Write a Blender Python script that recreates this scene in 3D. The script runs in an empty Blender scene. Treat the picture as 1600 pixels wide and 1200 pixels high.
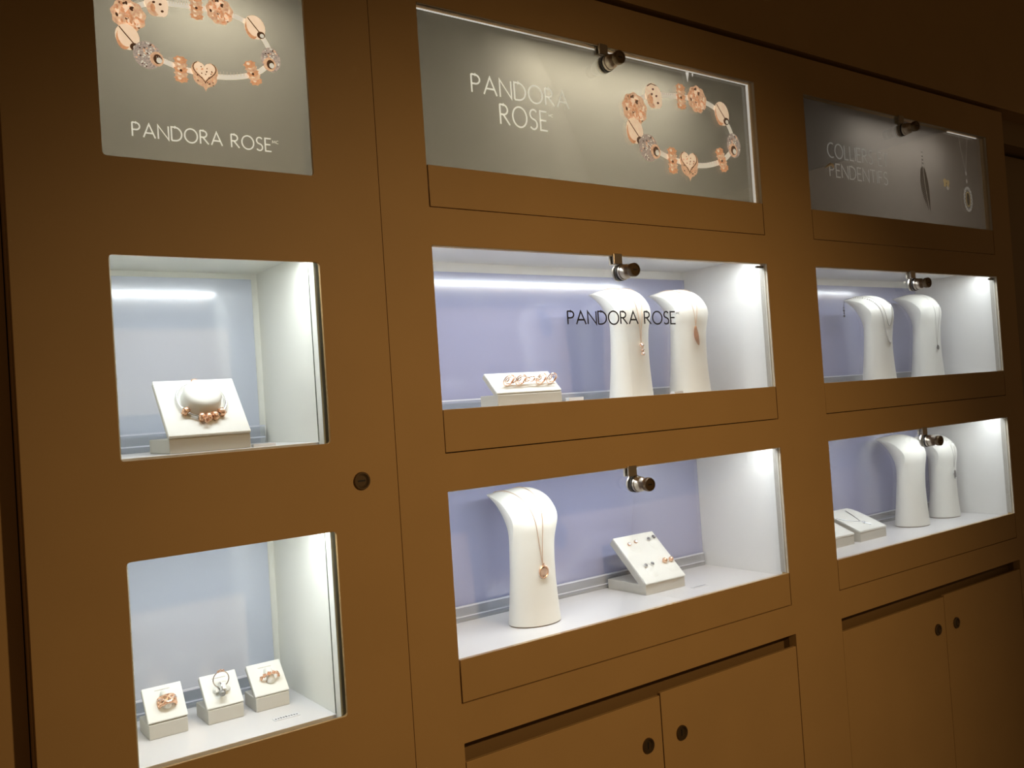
import bpy, bmesh, math, random
from mathutils import Vector, Matrix
random.seed(4)
S = bpy.context.scene
C = S.collection
PI = math.pi

# ------------------------------------------------------------------ camera
cam_d = bpy.data.cameras.new('camera'); cam = bpy.data.objects.new('camera', cam_d); C.objects.link(cam)
cam_d.sensor_width = 36.0; cam_d.lens = 1402.506 / 1600 * 36.0
cam_d.clip_start = 0.02; cam_d.clip_end = 50
R0 = Vector((0.80808141, -0.58527944, -0.0667264))
R1 = Vector((-0.04287754, 0.0545331, -0.99759093))
R2 = Vector((0.58750825, 0.80899575, 0.01897184))
m = Matrix((R0, -R1, -R2)).transposed().to_4x4()
m.translation = Vector((-0.71612, -1.17043, 1.50631))
cam.matrix_world = m
S.camera = cam
# ------------------------------------------------------------------ world, exposure, room light
w = bpy.data.worlds.new('world'); S.world = w; w.use_nodes = True
bg = w.node_tree.nodes['Background']; bg.inputs[0].default_value = (1.0, 0.62, 0.30, 1); bg.inputs[1].default_value = 0.092
S.view_settings.view_transform = 'Standard'; S.view_settings.look = 'None'
S.view_settings.exposure = 0.0; S.view_settings.gamma = 1.0; S.view_settings.use_curve_mapping = False

def add_light(name, kind, loc, target, energy, col, **kw):
    d = bpy.data.lights.new(name, kind); d.energy = energy; d.color = col
    for k, v in kw.items(): setattr(d, k, v)
    o = bpy.data.objects.new(name, d); C.objects.link(o); o.location = loc
    if target is not None:
        o.rotation_euler = (Vector(target) - Vector(loc)).to_track_quat('-Z', 'Y').to_euler()
    return o
SPOT_COL = (1.0, 0.66, 0.32)
add_light('ceiling_downlight_beam', 'SPOT', (0.342, -2.286, 2.40), (0.30, 0, 0.86), 95, SPOT_COL,
          spot_size=math.radians(64), spot_blend=1.0, shadow_soft_size=0.04)
LED_COL = (0.90, 0.95, 1.0)

# ------------------------------------------------------------------ materials
MATS = {}
def mat(name, col, rough=0.5, metal=0.0, spec=0.5, noise=0.0, nscale=60, bump=0.0, bscale=200, coat=0.0, trans=0.0):
    if name in MATS: return MATS[name]
    M = bpy.data.materials.new(name); M.use_nodes = True; nt = M.node_tree; b = nt.nodes['Principled BSDF']
    b.inputs['Base Color'].default_value = (*col, 1); b.inputs['Roughness'].default_value = rough
    b.inputs['Metallic'].default_value = metal; b.inputs['Specular IOR Level'].default_value = spec
    b.inputs['Coat Weight'].default_value = coat; b.inputs['Coat IOR'].default_value = 1.75 if coat >= 1 else 1.5; b.inputs['Coat Roughness'].default_value = 0.12
    tc = nt.nodes.new('ShaderNodeTexCoord')
    if noise > 0:
        n = nt.nodes.new('ShaderNodeTexNoise'); n.inputs['Scale'].default_value = nscale; n.inputs['Detail'].default_value = 5
        r = nt.nodes.new('ShaderNodeValToRGB')
        r.color_ramp.elements[0].position = 0.3; r.color_ramp.elements[1].position = 0.7
        r.color_ramp.elements[0].color = (*[c * (1 - noise) for c in col], 1)
        r.color_ramp.elements[1].color = (*[min(1, c * (1 + noise)) for c in col], 1)
        nt.links.new(tc.outputs['Object'], n.inputs['Vector']); nt.links.new(n.outputs['Fac'], r.inputs['Fac'])
        nt.links.new(r.outputs['Color'], b.inputs['Base Color'])
    if bump > 0:
        n2 = nt.nodes.new('ShaderNodeTexNoise'); n2.inputs['Scale'].default_value = bscale; n2.inputs['Detail'].default_value = 3
        bp = nt.nodes.new('ShaderNodeBump'); bp.inputs['Strength'].default_value = bump; bp.inputs['Distance'].default_value = 0.001
        nt.links.new(tc.outputs['Object'], n2.inputs['Vector']); nt.links.new(n2.outputs['Fac'], bp.inputs['Height'])
        nt.links.new(bp.outputs['Normal'], b.inputs['Normal'])
    MATS[name] = M
    return M
def emit(name, col, strength):
    M = bpy.data.materials.new(name); M.use_nodes = True; nt = M.node_tree; b = nt.nodes['Principled BSDF']
    b.inputs['Base Color'].default_value = (0.9, 0.9, 0.9, 1)
    b.inputs['Emission Color'].default_value = (*col, 1); b.inputs['Emission Strength'].default_value = strength
    return M
def glassy(name, tint, gloss=0.5, rough=0.02, haze=0.0):
    M = bpy.data.materials.new(name); M.use_nodes = True; nt = M.node_tree; nt.nodes.clear()
    out = nt.nodes.new('ShaderNodeOutputMaterial'); mix = nt.nodes.new('ShaderNodeMixShader')
    tr = nt.nodes.new('ShaderNodeBsdfTransparent'); tr.inputs[0].default_value = (*tint, 1)
    gl = nt.nodes.new('ShaderNodeBsdfGlossy'); gl.inputs['Roughness'].default_value = rough; gl.inputs['Color'].default_value = (.95, .95, .95, 1)
    fr = nt.nodes.new('ShaderNodeFresnel'); fr.inputs[0].default_value = 1.45
    mu = nt.nodes.new('ShaderNodeMath'); mu.operation = 'MULTIPLY'; mu.inputs[1].default_value = gloss
    nt.links.new(fr.outputs[0], mu.inputs[0]); nt.links.new(mu.outputs[0], mix.inputs[0])
    last = tr
    if haze > 0:
        df = nt.nodes.new('ShaderNodeBsdfDiffuse'); df.inputs[0].default_value = (.85, .88, .92, 1)
        m2 = nt.nodes.new('ShaderNodeMixShader'); m2.inputs[0].default_value = haze
        nt.links.new(tr.outputs[0], m2.inputs[1]); nt.links.new(df.outputs[0], m2.inputs[2]); last = m2
    nt.links.new(last.outputs[0], mix.inputs[1]); nt.links.new(gl.outputs[0], mix.inputs[2]); nt.links.new(mix.outputs[0], out.inputs[0])
    return M

TAN = mat('tan_laminate', (0.47, 0.30, 0.125), 0.55, spec=0.35, noise=0.03, nscale=7, bump=0.04, bscale=500)
WHITE = mat('white_laminate', (0.80, 0.79, 0.76), 0.45, noise=0.012, nscale=90, bump=0.05, bscale=350)
SHELF = mat('white_shelf_gloss', (0.70, 0.68, 0.67), 0.28)
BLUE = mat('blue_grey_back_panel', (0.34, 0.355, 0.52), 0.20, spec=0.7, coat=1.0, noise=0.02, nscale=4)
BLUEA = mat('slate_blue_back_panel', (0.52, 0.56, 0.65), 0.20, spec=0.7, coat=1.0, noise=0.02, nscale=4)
GREYEDGE = mat('grey_green_seal', (0.20, 0.215, 0.17), 0.4)
PALESEAL = mat('pale_grey_seal', (0.42, 0.40, 0.36), 0.4)
IVORY = mat('ivory_laminate', (0.78, 0.775, 0.70), 0.45, noise=0.012, nscale=90, bump=0.05, bscale=350)
SLOTD = mat('shaded_slot_brown', (0.21, 0.125, 0.045), 0.6)  # tan slot's shade put into a darker liner colour
CREAM = mat('cream_edge', (0.60, 0.52, 0.40), 0.4)
LEAK = emit('light_leak_glow', (1.0, .95, .88), .55)  # emission imitates backlight leaking past the film edge
GLASS = glassy('clear_glass', (0.975, 0.985, 0.98), 0.32)
ACRYL = glassy('clear_acrylic', (0.90, 0.92, 0.95), 0.8, 0.05, 0.25)
ACRYLEDGE = mat('acrylic_edge', (0.62, 0.64, 0.72), 0.2)
LED = emit('led_diffuser', (0.92, 0.96, 1.0), 6.0)
ALU = mat('aluminium_channel', (0.6, 0.6, 0.6), 0.35, 1.0)
LOCK = mat('brushed_nickel_lock', (0.52, 0.46, 0.38), 0.3, 0.9)
LOCKD = mat('dark_bronze_lock', (0.15, 0.105, 0.06), 0.35, 0.7)
BLACK = mat('black_rubber', (0.012, 0.011, 0.01), 0.5)
RESIN = mat('white_leatherette_bust', (0.79, 0.78, 0.72), 0.42, spec=0.4, noise=0.01, nscale=40)
PAD = mat('white_leatherette_pad', (0.78, 0.78, 0.73), 0.55, bump=0.1, bscale=900)
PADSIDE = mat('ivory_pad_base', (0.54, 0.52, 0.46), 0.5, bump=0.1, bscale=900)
ROSE = mat('rose_gold', (0.93, 0.60, 0.41), 0.27, 0.65)
CHAINM = mat('fine_rose_chain', (0.80, 0.60, 0.46), 0.35, 0.5)
SILVER = mat('silver', (0.72, 0.71, 0.70), 0.2, 1.0)
DKSILVER = mat('oxidised_silver', (0.22, 0.22, 0.23), 0.3, 0.9)
GEM = mat('clear_stones', (0.75, 0.78, 0.85), 0.08, 0.3)
PEARL = mat('grey_pearl', (0.25, 0.25, 0.24), 0.15, 0.3, coat=0.6)
WPEARL = mat('white_pearl', (0.80, 0.79, 0.76), 0.2, coat=0.4)
CARD = mat('label_card', (0.75, 0.75, 0.76), 0.4)
INK = mat('black_ink', (0.012, 0.012, 0.015), 0.5)
GREYINK = mat('grey_ink', (0.10, 0.10, 0.11), 0.5)
def film(name, front, back):
    M = bpy.data.materials.new(name); M.use_nodes = True; nt = M.node_tree; b = nt.nodes['Principled BSDF']; out = nt.nodes['Material Output']
    b.inputs['Base Color'].default_value = (*front, 1); b.inputs['Roughness'].default_value = .4
    t = nt.nodes.new('ShaderNodeBsdfTranslucent'); t.inputs[0].default_value = (*back, 1); mx = nt.nodes.new('ShaderNodeMixShader'); mx.inputs[0].default_value = .55
    n = nt.nodes.new('ShaderNodeTexNoise'); n.inputs['Scale'].default_value = 6; cr_ = nt.nodes.new('ShaderNodeValToRGB')
    cr_.color_ramp.elements[0].color = (*[c * .97 for c in back], 1); cr_.color_ramp.elements[1].color = (*[c * 1.03 for c in back], 1)
    tc = nt.nodes.new('ShaderNodeTexCoord'); nt.links.new(tc.outputs['Object'], n.inputs['Vector']); nt.links.new(n.outputs['Fac'], cr_.inputs['Fac']); nt.links.new(cr_.outputs['Color'], t.inputs[0])
    nt.links.new(b.outputs[0], mx.inputs[1]); nt.links.new(t.outputs[0], mx.inputs[2]); nt.links.new(mx.outputs[0], out.inputs[0])
    return M
POSTER = film('taupe_backlit_film', (0.16, 0.15, 0.13), (0.44, 0.42, 0.37))
POSTERC = film('dark_grey_backlit_film', (0.08, 0.075, 0.07), (0.30, 0.285, 0.27))
PCREAM = mat('print_cream', (0.82, 0.74, 0.60), 0.5)
PTEXT = mat('print_letter_white', (0.66, 0.64, 0.55), 0.5)
PTEXTC = mat('print_letter_grey', (0.36, 0.35, 0.32), 0.5)
PGOLD = mat('print_rose_gold', (0.80, 0.46, 0.27), 0.45, noise=0.3, nscale=260)
PPALE = mat('print_pale_gold', (0.92, 0.66, 0.45), 0.4, noise=0.08, nscale=120)
PBROWN = mat('print_brown', (0.10, 0.045, 0.02), 0.5)
PPAVE = mat('print_pave_grey', (0.42, 0.33, 0.27), 0.5, noise=0.45, nscale=420)
PORANGE = mat('print_orange_gold', (0.74, 0.35, 0.17), 0.5, noise=0.25, nscale=300)
PSILV = mat('print_silver', (0.30, 0.285, 0.26), 0.5, noise=0.3, nscale=300)
PDARK = mat('print_dark_silver', (0.02, 0.018, 0.017), 0.5, noise=0.3, nscale=300)
PGOLDC = mat('print_yellow_gold', (0.30, 0.215, 0.09), 0.5, noise=0.2, nscale=200)
WARMGOLD = mat('warm_gold', (0.85, 0.60, 0.28), 0.3, 0.6)
RECESS = mat('recess_brown', (0.30, 0.20, 0.09), 0.6, noise=0.04, nscale=8)
FLOORM = mat('brown_floor_tile', (0.20, 0.15, 0.10), 0.35, noise=0.2, nscale=3)
CEILM = mat('ceiling_paint', (0.45, 0.36, 0.24), 0.8, noise=0.03, nscale=6)

for nm, k in (('print_cream', .70), ('print_letter_white', .85), ('print_letter_grey', .50), ('print_rose_gold', .72), ('print_pale_gold', .85), ('print_brown', .5), ('print_pave_grey', .75), ('print_orange_gold', .70), ('print_silver', .55), ('print_dark_silver', .2), ('print_yellow_gold', .6)):
    b = MATS[nm].node_tree.nodes['Principled BSDF']; src = b.inputs['Base Color']      # backlit print: ink emission stands in for light through the film
    b.inputs['Emission Color'].default_value = src.default_value; b.inputs['Emission Strength'].default_value = k
    if src.is_linked: MATS[nm].node_tree.links.new(src.links[0].from_socket, b.inputs['Emission Color'])

# ------------------------------------------------------------------ object helpers
def obj(name, bm, m, parent=None, smooth=False, label=None):
    me = bpy.data.meshes.new(name); bmesh.ops.recalc_face_normals(bm, faces=bm.faces); bm.to_mesh(me); bm.free()
    for x in (m if isinstance(m, (list, tuple)) else [m]): me.materials.append(x)
    if smooth:
        for p in me.polygons: p.use_smooth = True
        me.set_sharp_from_angle(angle=math.radians(smooth if smooth is not True else 40))
    o = bpy.data.objects.new(name, me); C.objects.link(o)
    if parent is not None: o.parent = parent
    if label: o['label'] = label
    return o
def tag(o, label, cat, group=None):
    o['label'] = label; o['category'] = cat
    if group: o['group'] = group
    return o
def thing(name, label, cat, loc=(0, 0, 0), group=None):
    o = bpy.data.objects.new(name, None); C.objects.link(o); o.location = loc; o.empty_display_size = 0.02
    return tag(o, label, cat, group)
def struct(name, bm, m):
    o = obj(name, bm, m); o['kind'] = 'structure'; return o
def box(bm, x0, x1, y0, y1, z0, z1, bev=0.0, mi=0, seg=2):
    vs = [bm.verts.new((x, y, z)) for x in (x0, x1) for y in (y0, y1) for z in (z0, z1)]
    fs = [bm.faces.new([vs[i] for i in q]) for q in ((0, 1, 3, 2), (4, 6, 7, 5), (0, 4, 5, 1), (2, 3, 7, 6), (0, 2, 6, 4), (1, 5, 7, 3))]
    for f in fs: f.material_index = mi
    bmesh.ops.recalc_face_normals(bm, faces=fs)
    if bev > 0:
        es = list({e for f in fs for e in f.edges})
        r = bmesh.ops.bevel(bm, geom=es, offset=bev, segments=seg, profile=0.5, affect='EDGES')
        for f in r['faces']: f.material_index = mi
def bx(*a, **k):
    bm = bmesh.new(); box(bm, *a, **k); return bm
def tube(bm, pts, r, n=8, closed=False, mi=0, radii=None):
    pts = [Vector(p) for p in pts]; N = len(pts); rings = []
    up = Vector((0.13, 0.2, 0.97)).normalized()
    prev = None
    for i, p in enumerate(pts):
        if closed: t = pts[(i + 1) % N] - pts[i - 1]
        else: t = pts[min(i + 1, N - 1)] - pts[max(i - 1, 0)]
        if t.length < 1e-9: t = Vector((0, 0, 1))
        t.normalize()
        if prev is None:
            a = t.cross(up)
            if a.length < 1e-3: a = t.cross(Vector((1, 0, 0)))
        else: a = prev - t * prev.dot(t)
        a.normalize(); prev = a; b = t.cross(a)
        rr = radii[i] if radii else r
        rings.append([bm.verts.new(p + rr * (math.cos(2 * PI * k / n) * a + math.sin(2 * PI * k / n) * b)) for k in range(n)])
    for i in range(N if closed else N - 1):
        A = rings[i]; B = rings[(i + 1) % N]
        off = 0
        if closed and i == N - 1:   # align the seam
            off = min(range(n), key=lambda k: (A[0].co - B[k].co).length)
        for k in range(n):
            f = bm.faces.new((A[k], A[(k + 1) % n], B[(k + 1 + off) % n], B[(k + off) % n])); f.material_index = mi
    if not closed:
        for f in (bm.faces.new(rings[0]), bm.faces.new(rings[-1])): f.material_index = mi
def lathe(bm, prof, origin, axis, n=32, mi=0):
    """prof = [(r, h)], h measured along axis from origin"""
    axis = Vector(axis).normalized(); a = axis.orthogonal().normalized(); b = axis.cross(a); o = Vector(origin); rings = []
    for r, h in prof:
        if r < 1e-6: rings.append([bm.verts.new(o + axis * h)])
        else: rings.append([bm.verts.new(o + axis * h + r * (math.cos(2 * PI * k / n) * a + math.sin(2 * PI * k / n) * b)) for k in range(n)])
    for A, B in zip(rings, rings[1:]):
        for k in range(n):
            if len(A) == 1 and len(B) == 1: continue
            if len(A) == 1: f = bm.faces.new((A[0], B[k], B[(k + 1) % n]))
            elif len(B) == 1: f = bm.faces.new((A[k], B[0], A[(k + 1) % n]))
            else: f = bm.faces.new((A[k], A[(k + 1) % n], B[(k + 1) % n], B[k]))
            f.material_index = mi
def ball(bm, c, r, mi=0, sc=(1, 1, 1), sub=2, rot=None):
    M = Matrix.Translation(Vector(c)) @ (rot if rot is not None else Matrix.Identity(4)) @ Matrix.Diagonal((*sc, 1))
    g = bmesh.ops.create_icosphere(bm, subdivisions=sub, radius=r, matrix=M)
    for f in {f for v in g['verts'] for f in v.link_faces}: f.material_index = mi
def rloop(x0, x1, z0, z1, r, n=4):
    if r <= 0: return [(x0, z0), (x1, z0), (x1, z1), (x0, z1)]
    P = []
    for cx, cz, a0 in ((x1 - r, z0 + r, -90), (x1 - r, z1 - r, 0), (x0 + r, z1 - r, 90), (x0 + r, z0 + r, 180)):
        for k in range(n + 1):
            a = math.radians(a0 + 90 * k / n); P.append((cx + r * math.cos(a), cz + r * math.sin(a)))
    return P
def plate(outer, holes, y0, y1, bm=None):
    """flat board in the x-z plane with holes"""
    bm = bm or bmesh.new(); es = []
    for L in [outer] + holes:
        vs = [bm.verts.new((x, y0, z)) for x, z in L]
        es += [bm.edges.new((vs[i], vs[(i + 1) % len(vs)])) for i in range(len(vs))]
    r = bmesh.ops.triangle_fill(bm, edges=es, use_beauty=True, use_dissolve=False)
    fs = [f for f in r['geom'] if isinstance(f, bmesh.types.BMFace)]
    e = bmesh.ops.extrude_face_region(bm, geom=fs)
    bmesh.ops.translate(bm, verts=[v for v in e['geom'] if isinstance(v, bmesh.types.BMVert)], vec=(0, y1 - y0, 0))
    return bm

# ------------------------------------------------------------------ stroke lettering
def arc(cx, cz, rx, rz, a0, a1, n=14):
    return [(cx + rx * math.cos(math.radians(a0 + (a1 - a0) * k / n)), cz + rz * math.sin(math.radians(a0 + (a1 - a0) * k / n))) for k in range(n + 1)]
G = {
 'P': (.50, [[(0, 0), (0, 1)], [(0, 1), (.22, 1)] + arc(.22, .745, .26, .255, 90, -90) + [(0, .49)]]),
 'A': (.76, [[(0, 0), (.38, 1), (.76, 0)], [(.14, .34), (.62, .34)]]),
 'N': (.68, [[(0, 0), (0, 1), (.68, 0), (.68, 1)]]),
 'D': (.68, [[(0, 0), (0, 1), (.22, 1)] + arc(.22, .5, .46, .5, 90, -90) + [(0, 0)]]),
 'O': (.86, [arc(.43, .5, .43, .52, 0, 360, 30)]),
 'R': (.56, [[(0, 0), (0, 1)], [(0, 1), (.2, 1)] + arc(.2, .75, .25, .25, 90, -90) + [(0, .5)], [(.18, .5), (.56, 0)]]),
 'S': (.46, [[(.43, .90)] + arc(.25, .76, .22, .25, 60, 250) + arc(.21, .245, .23, .26, 70, -130) + [(.02, .1)]]),
 'E': (.44, [[(.44, 1), (0, 1), (0, 0), (.44, 0)], [(0, .52), (.38, .52)]]),
 'C': (.62, [arc(.43, .5, .43, .52, 62, 298, 22)]),
 'L': (.42, [[(0, 1), (0, 0), (.42, 0)]]),
 'I': (.0, [[(0, 0), (0, 1)]]),
 'T': (.58, [[(.29, 0), (.29, 1)], [(0, 1), (.58, 1)]]),
 'F': (.42, [[(.42, 1), (0, 1), (0, 0)], [(0, .52), (.36, .52)]]),
 'M': (.78, [[(0, 0), (.08, 1), (.39, .2), (.70, 1), (.78, 0)]]),
 ' ': (.26, []),
}
def ribbon(bm, pts, w, y, th, mi=0, closed=False):
    pts = [Vector((p[0], p[1])) for p in pts]; N = len(pts); L = []
    for i in range(N):
        if closed: t = pts[(i + 1) % N] - pts[i - 1]
        elif i == 0: t = pts[1] - pts[0]
        elif i == N - 1: t = pts[-1] - pts[-2]
        else:
            a = (pts[i] - pts[i - 1]).normalized(); b = (pts[i + 1] - pts[i]).normalized(); t = a + b
            if t.length < 1e-4: t = a
        t.normalize(); n = Vector((-t.y, t.x)); s = 1.0
        if 0 < i < N - 1 and not closed:
            a = (pts[i] - pts[i - 1]).normalized(); c = abs(n.dot(Vector((-a.y, a.x)))); s = 1 / max(c, 0.45)
        L.append((pts[i] + n * w / 2 * s, pts[i] - n * w / 2 * s))
    V = [[bm.verts.new((p.x, yy, p.y)) for p in pr for yy in (y, y + th)] for pr in L]  # (front+, back+, front-, back-)
    rng = range(N) if closed else range(N - 1)
    for i in rng:
        a = V[i]; b = V[(i + 1) % N]
        for q in ((a[0], a[2], b[2], b[0]), (a[0], b[0], b[1], a[1]), (a[2], a[3], b[3], b[2]), (a[1], b[1], b[3], a[3])):
            f = bm.faces.new(q); f.material_index = mi
def text(txt, x0, x1, z0, h, y, w=0.075, gap=0.2, th=0.0005, bm=None, slope=0.0, mi=0):
    bm = bm or bmesh.new()
    tot = sum(G[c][0] + gap for c in txt) - gap; k = (x1 - x0) / (tot * h); x = x0
    for c in txt:
        gw, st = G[c]
        for s in st:
            s2 = [(x + p[0] * h * k, z0 + (x - x0) * slope + p[1] * h) for p in s]
            if c == 'O': ribbon(bm, s2[:-1], w * h, y, th, mi, closed=True)
            else: ribbon(bm, s2, w * h, y, th, mi)
        x += (gw + gap) * h * k
    return bm
def disc(bm, cx, cz, rx, rz, y, mi=0, rot=0.0, n=20, fn=None):
    ca, sa = math.cos(rot), math.sin(rot); vs = []
    for k in range(n):
        a = 2 * PI * k / n; s = fn(a) if fn else 1.0
        px, pz = rx * s * math.cos(a), rz * s * math.sin(a)
        vs.append(bm.verts.new((cx + px * ca - pz * sa, y, cz + px * sa + pz * ca)))
    f = bm.faces.new(vs); f.material_index = mi

# ================================================================== SETTING
struct('floor', bx(-3, 4, -4, 1.2, -0.05, 0), FLOORM)
struct('ceiling', bx(-3, 4, -4, 1.2, 2.78, 2.83), CEILM)
struct('wall_back', bx(-3, 4, 0.52, 0.60, 0, 2.78), RECESS)
struct('trim_1', bx(-2.2, 3.6, -0.004, 0.50, 2.2195, 2.78), TAN)                    # bulkhead above the cabinets
bm = bmesh.new(); box(bm, -1.6, -0.626, 0.030, 0.06, 0, 1.858); box(bm, -1.6, -0.626, 0.030, 0.06, 1.862, 2.222); box(bm, -0.624, -0.572, 0.045, 0.06, 0, 1.858); box(bm, -0.624, -0.572, 0.045, 0.06, 1.862, 2.222)
struct('wall_left', bm, TAN)
bm = bmesh.new(); box(bm, 1.86, 2.02, 0.24, 0.30, 0, 2.20); box(bm, 2.024, 3.2, 0.10, 0.30, 0, 2.14, bev=.002); box(bm, 1.86, 3.2, 0.05, .30, 2.15, 2.22)
struct('wall_right', bm, RECESS)
struct('baseboard_back', bx(-0.57, 1.857, 0.018, 0.03, 0, 0.06), GREYEDGE)

# ================================================================== LOCKS
def keylock(bm, x, z, y=0.0, r=0.0128, slot='h'):
    lathe(bm, [(0, -.0005), (r * .62, -.0005), (r * .66, -.0018), (r * .72, -.0018), (r * .78, -.0034), (r * .94, -.0034), (r, -.0022), (r, .004)], (x, y, z), (0, 1, 0), 28, 0)
    if slot == 'h': box(bm, x - r * .45, x + r * .45, y - .0008, y + .0004, z - .0011, z + .0011, mi=1)
    else: box(bm, x - .0011, x + .0011, y - .0008, y + .0004, z - r * .45, z + r * .45, mi=1)
def showcase_lock(parent, x, ztop):
    z = ztop - 0.031
    bm = bmesh.new()
    lathe(bm, [(0, .010), (.0148, .010), (.0150, .0065), (.0150, .0062)], (x, 0, z), (0, 1, 0), 32, 0)        # washer behind the pane
    lathe(bm, [(.0152, 0), (.0152, -.0025), (.0140, -.0028)], (x, 0, z), (0, 1, 0), 32, 1)                     # rubber ring
    lathe(bm, [(.0140, -.0026), (.0144, -.0040), (.0142, -.0075), (.0130, -.0085), (.0128, -.015), (.0118, -.019), (.0090, -.0225), (.0084, -.0245)], (x, 0, z), (0, 1, 0), 32, 0)
    lathe(bm, [(.0084, -.0243), (.0116, -.0262), (.0122, -.028), (.0122, -.0345), (.0112, -.0362), (.0086, -.0364), (.0082, -.0352), (0, -.0352)], (x, 0, z), (0, 1, 0), 32, 2)
    box(bm, x - .0048, x + .0048, -.0358, -.0345, z - .0011, z + .0011, mi=1)
    obj('cam_lock', bm, [LOCK, BLACK, LOCKD], parent, smooth=True)
    bm = bmesh.new(); box(bm, x - .019, x + .001, -.0035, .0, ztop - .0165, ztop + .002, bev=.0006); box(bm, x - .019, x + .001, .0062, .0105, ztop - .0165, ztop + .006, bev=.0006)
    box(bm, x - .0065, x - .001, -.0015, .0, ztop - .022, ztop - .014, bev=.0004)
    obj('lock_catch', bm, LOCK, parent)

# ================================================================== TALL CABINET (left)
AX0, AX1 = -0.463, -0.186
A_rows = {'top': (1.8415, 2.115), 'mid': (1.464, 1.719), 'low': (1.084, 1.341)}
cabA = thing('tall_display_cabinet', 'tall tan display cabinet at the left, one locked door with two glass windows', 'display cabinet')
door = obj('door', plate(rloop(-.5705, -.0845, .062, 2.209, 0), [rloop(AX0, AX1, a, b, .005) for a, b in A_rows.values()], 0, .005), TAN, cabA)
bm = plate(rloop(-.5695, -.0855, .063, 2.208, 0), [rloop(AX0 - .014, AX1 + .014, a - .014, b + .014, 0) for a, b in A_rows.values()], .0055, .018)
obj('door_backing', bm, TAN, cabA)
bm = bmesh.new(); keylock(bm, -.1424, 1.407, 0, .0128); obj('door_lock', bm, [LOCKD, BLACK], door, smooth=True, label='round dark bronze keyhole lock')
for k in ('top', 'mid', 'low'):
    a, b = A_rows[k]
    obj('glass_pane', bx(AX0 - .012, AX1 + .012, .0065, .0105, a - .012, b + .012), GLASS, door)
bm = bmesh.new(); box(bm, -.5705, -.553, .0188, .40, 0, 2.209); box(bm, -.103, -.0845, .0188, .40, 0, 2.209); box(bm, -.553, -.103, .0188, .40, 2.183, 2.209)
obj('carcass', bm, TAN, cabA)
def display_case(parent, x0, x1, zf, zc, yf, yb, z_lo, back, btop, bside, front_lip=True, seam=True):
    """white lined box, open at the front; inner faces x0..x1, floor zf, ceiling zc"""
    bm = bmesh.new()
    box(bm, x0 - .010, x0, yf, yb + .01, z_lo, zc + .010); box(bm, x1, x1 + .010, yf, yb + .01, z_lo, zc + .010)
    box(bm, x0, x1, yf + .003, yb + .01, zc, zc + .010); box(bm, x0, x1, yb, yb + .01, zf, zc)
    case = obj('display_case', bm, IVORY if seam else WHITE, parent)
    obj('case_floor', bx(x0 + .0002, x1 - .0002, yf + (.018 if seam else -.0095), yb - .0002, zf - .010, zf, bev=.0006), SHELF, case)
    obj('back_panel', bx(x0 + bside, x1 - bside, yb - .003, yb - .0002, zf + .001, btop), back, case)
    bm = bmesh.new(); box(bm, x0 + .004, x1 - .006, yb - .012, yb - .008, zf + .0002, zf + .026, mi=0)
    box(bm, x0 + .004, x1 - .006, yb - .0124, yb - .0076, zf + .026, zf + .0285, mi=1); box(bm, x0 + .004, x1 - .006, yb - .0124, yb - .0076, zf + .0085, zf + .0105, mi=1)
    obj('riser_strip', bm, [ACRYL, ACRYLEDGE], case)
    if seam:
        bm = bmesh.new(); box(bm, x1 - .0012, x1 - .0002, yf + .017, yf + .0182, zf + .001, zc - .001)
        obj('side_joint', bm, GREYEDGE, case)
    bm = bmesh.new(); box(bm, x0 + .003, x1 - .003, yf + .006, yf + .020, zc - .0035, zc - .0001, mi=0); box(bm, x0 + .006, x1 - .006, yf + .008, yf + .018, zc - .0042, zc - .0036, mi=1)
    obj('led_strip', bm, [ALU, LED], case)
    return case
def led_lamp(x0, x1, y, z, power, tilt=12, spread=170, ysize=.009):
    d = bpy.data.lights.new('led_strip_light', 'AREA'); d.shape = 'RECTANGLE'; d.size = x1 - x0 - .012; d.size_y = ysize
    d.energy = power; d.color = LED_COL; d.spread = math.radians(spread)
    o = bpy.data.objects.new('led_strip_light', d); C.objects.link(o); o.location = ((x0 + x1) / 2, y, z)
    o.rotation_euler = (math.radians(tilt), 0, 0)
    return o
for k, zf, zc, bt in (('mid', 1.4665, 1.738, 1.729), ('low', 1.0805, 1.362, 1.353)):
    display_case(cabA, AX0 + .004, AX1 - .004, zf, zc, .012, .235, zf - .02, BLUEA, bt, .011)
    led_lamp(AX0 + .004, AX1 - .004, .027, zc - .006, .62)
for k in ('mid', 'low'):
    a, b = A_rows[k]
    bm = bmesh.new(); box(bm, AX1 - .0048, AX1 + .004, .0106, .0119, a - .01, b + .01)
    obj('shaded_panel_end', bm, mat('shaded_end_olive', (0.42, 0.44, 0.37), 0.35), cabA)  # stands in for the panel's unlit front end, shade put into the colour

# ================================================================== WIDE CABINET (centre and right)
cabB = thing('wide_display_cabinet', 'wide tan display cabinet, two columns of glass cases above cupboard doors', 'display cabinet')
COLS = [(0.0, 0.80), (0.963, 1.76)]
ROWS = [(1.877, 2.129, 1.811), (1.500, 1.753, 1.433), (1.119, 1.376, 1.053)]
holes = []
for x0, x1 in COLS:
    for zb, zt, zfl in ROWS: holes.append(rloop(x0, x1, zfl, zt, .0012, 2))
    holes.append(rloop(x0, x1 + .006, .066, .994, .0012, 2))
obj('face_frame', plate(rloop(-.0835, 1.857, .062, 2.209, 0), holes, 0, .018), TAN, cabB)
bm = bmesh.new(); box(bm, -.0835, -.066, .0188, .40, 0, 2.209); box(bm, 1.839, 1.857, .0185, .40, 0, 2.209); box(bm, -.066, 1.839, .0185, .40, 2.183, 2.209)
box(bm, .872, .892, .0185, .40, 0, 2.18)
obj('carcass', bm, TAN, cabB)
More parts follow.
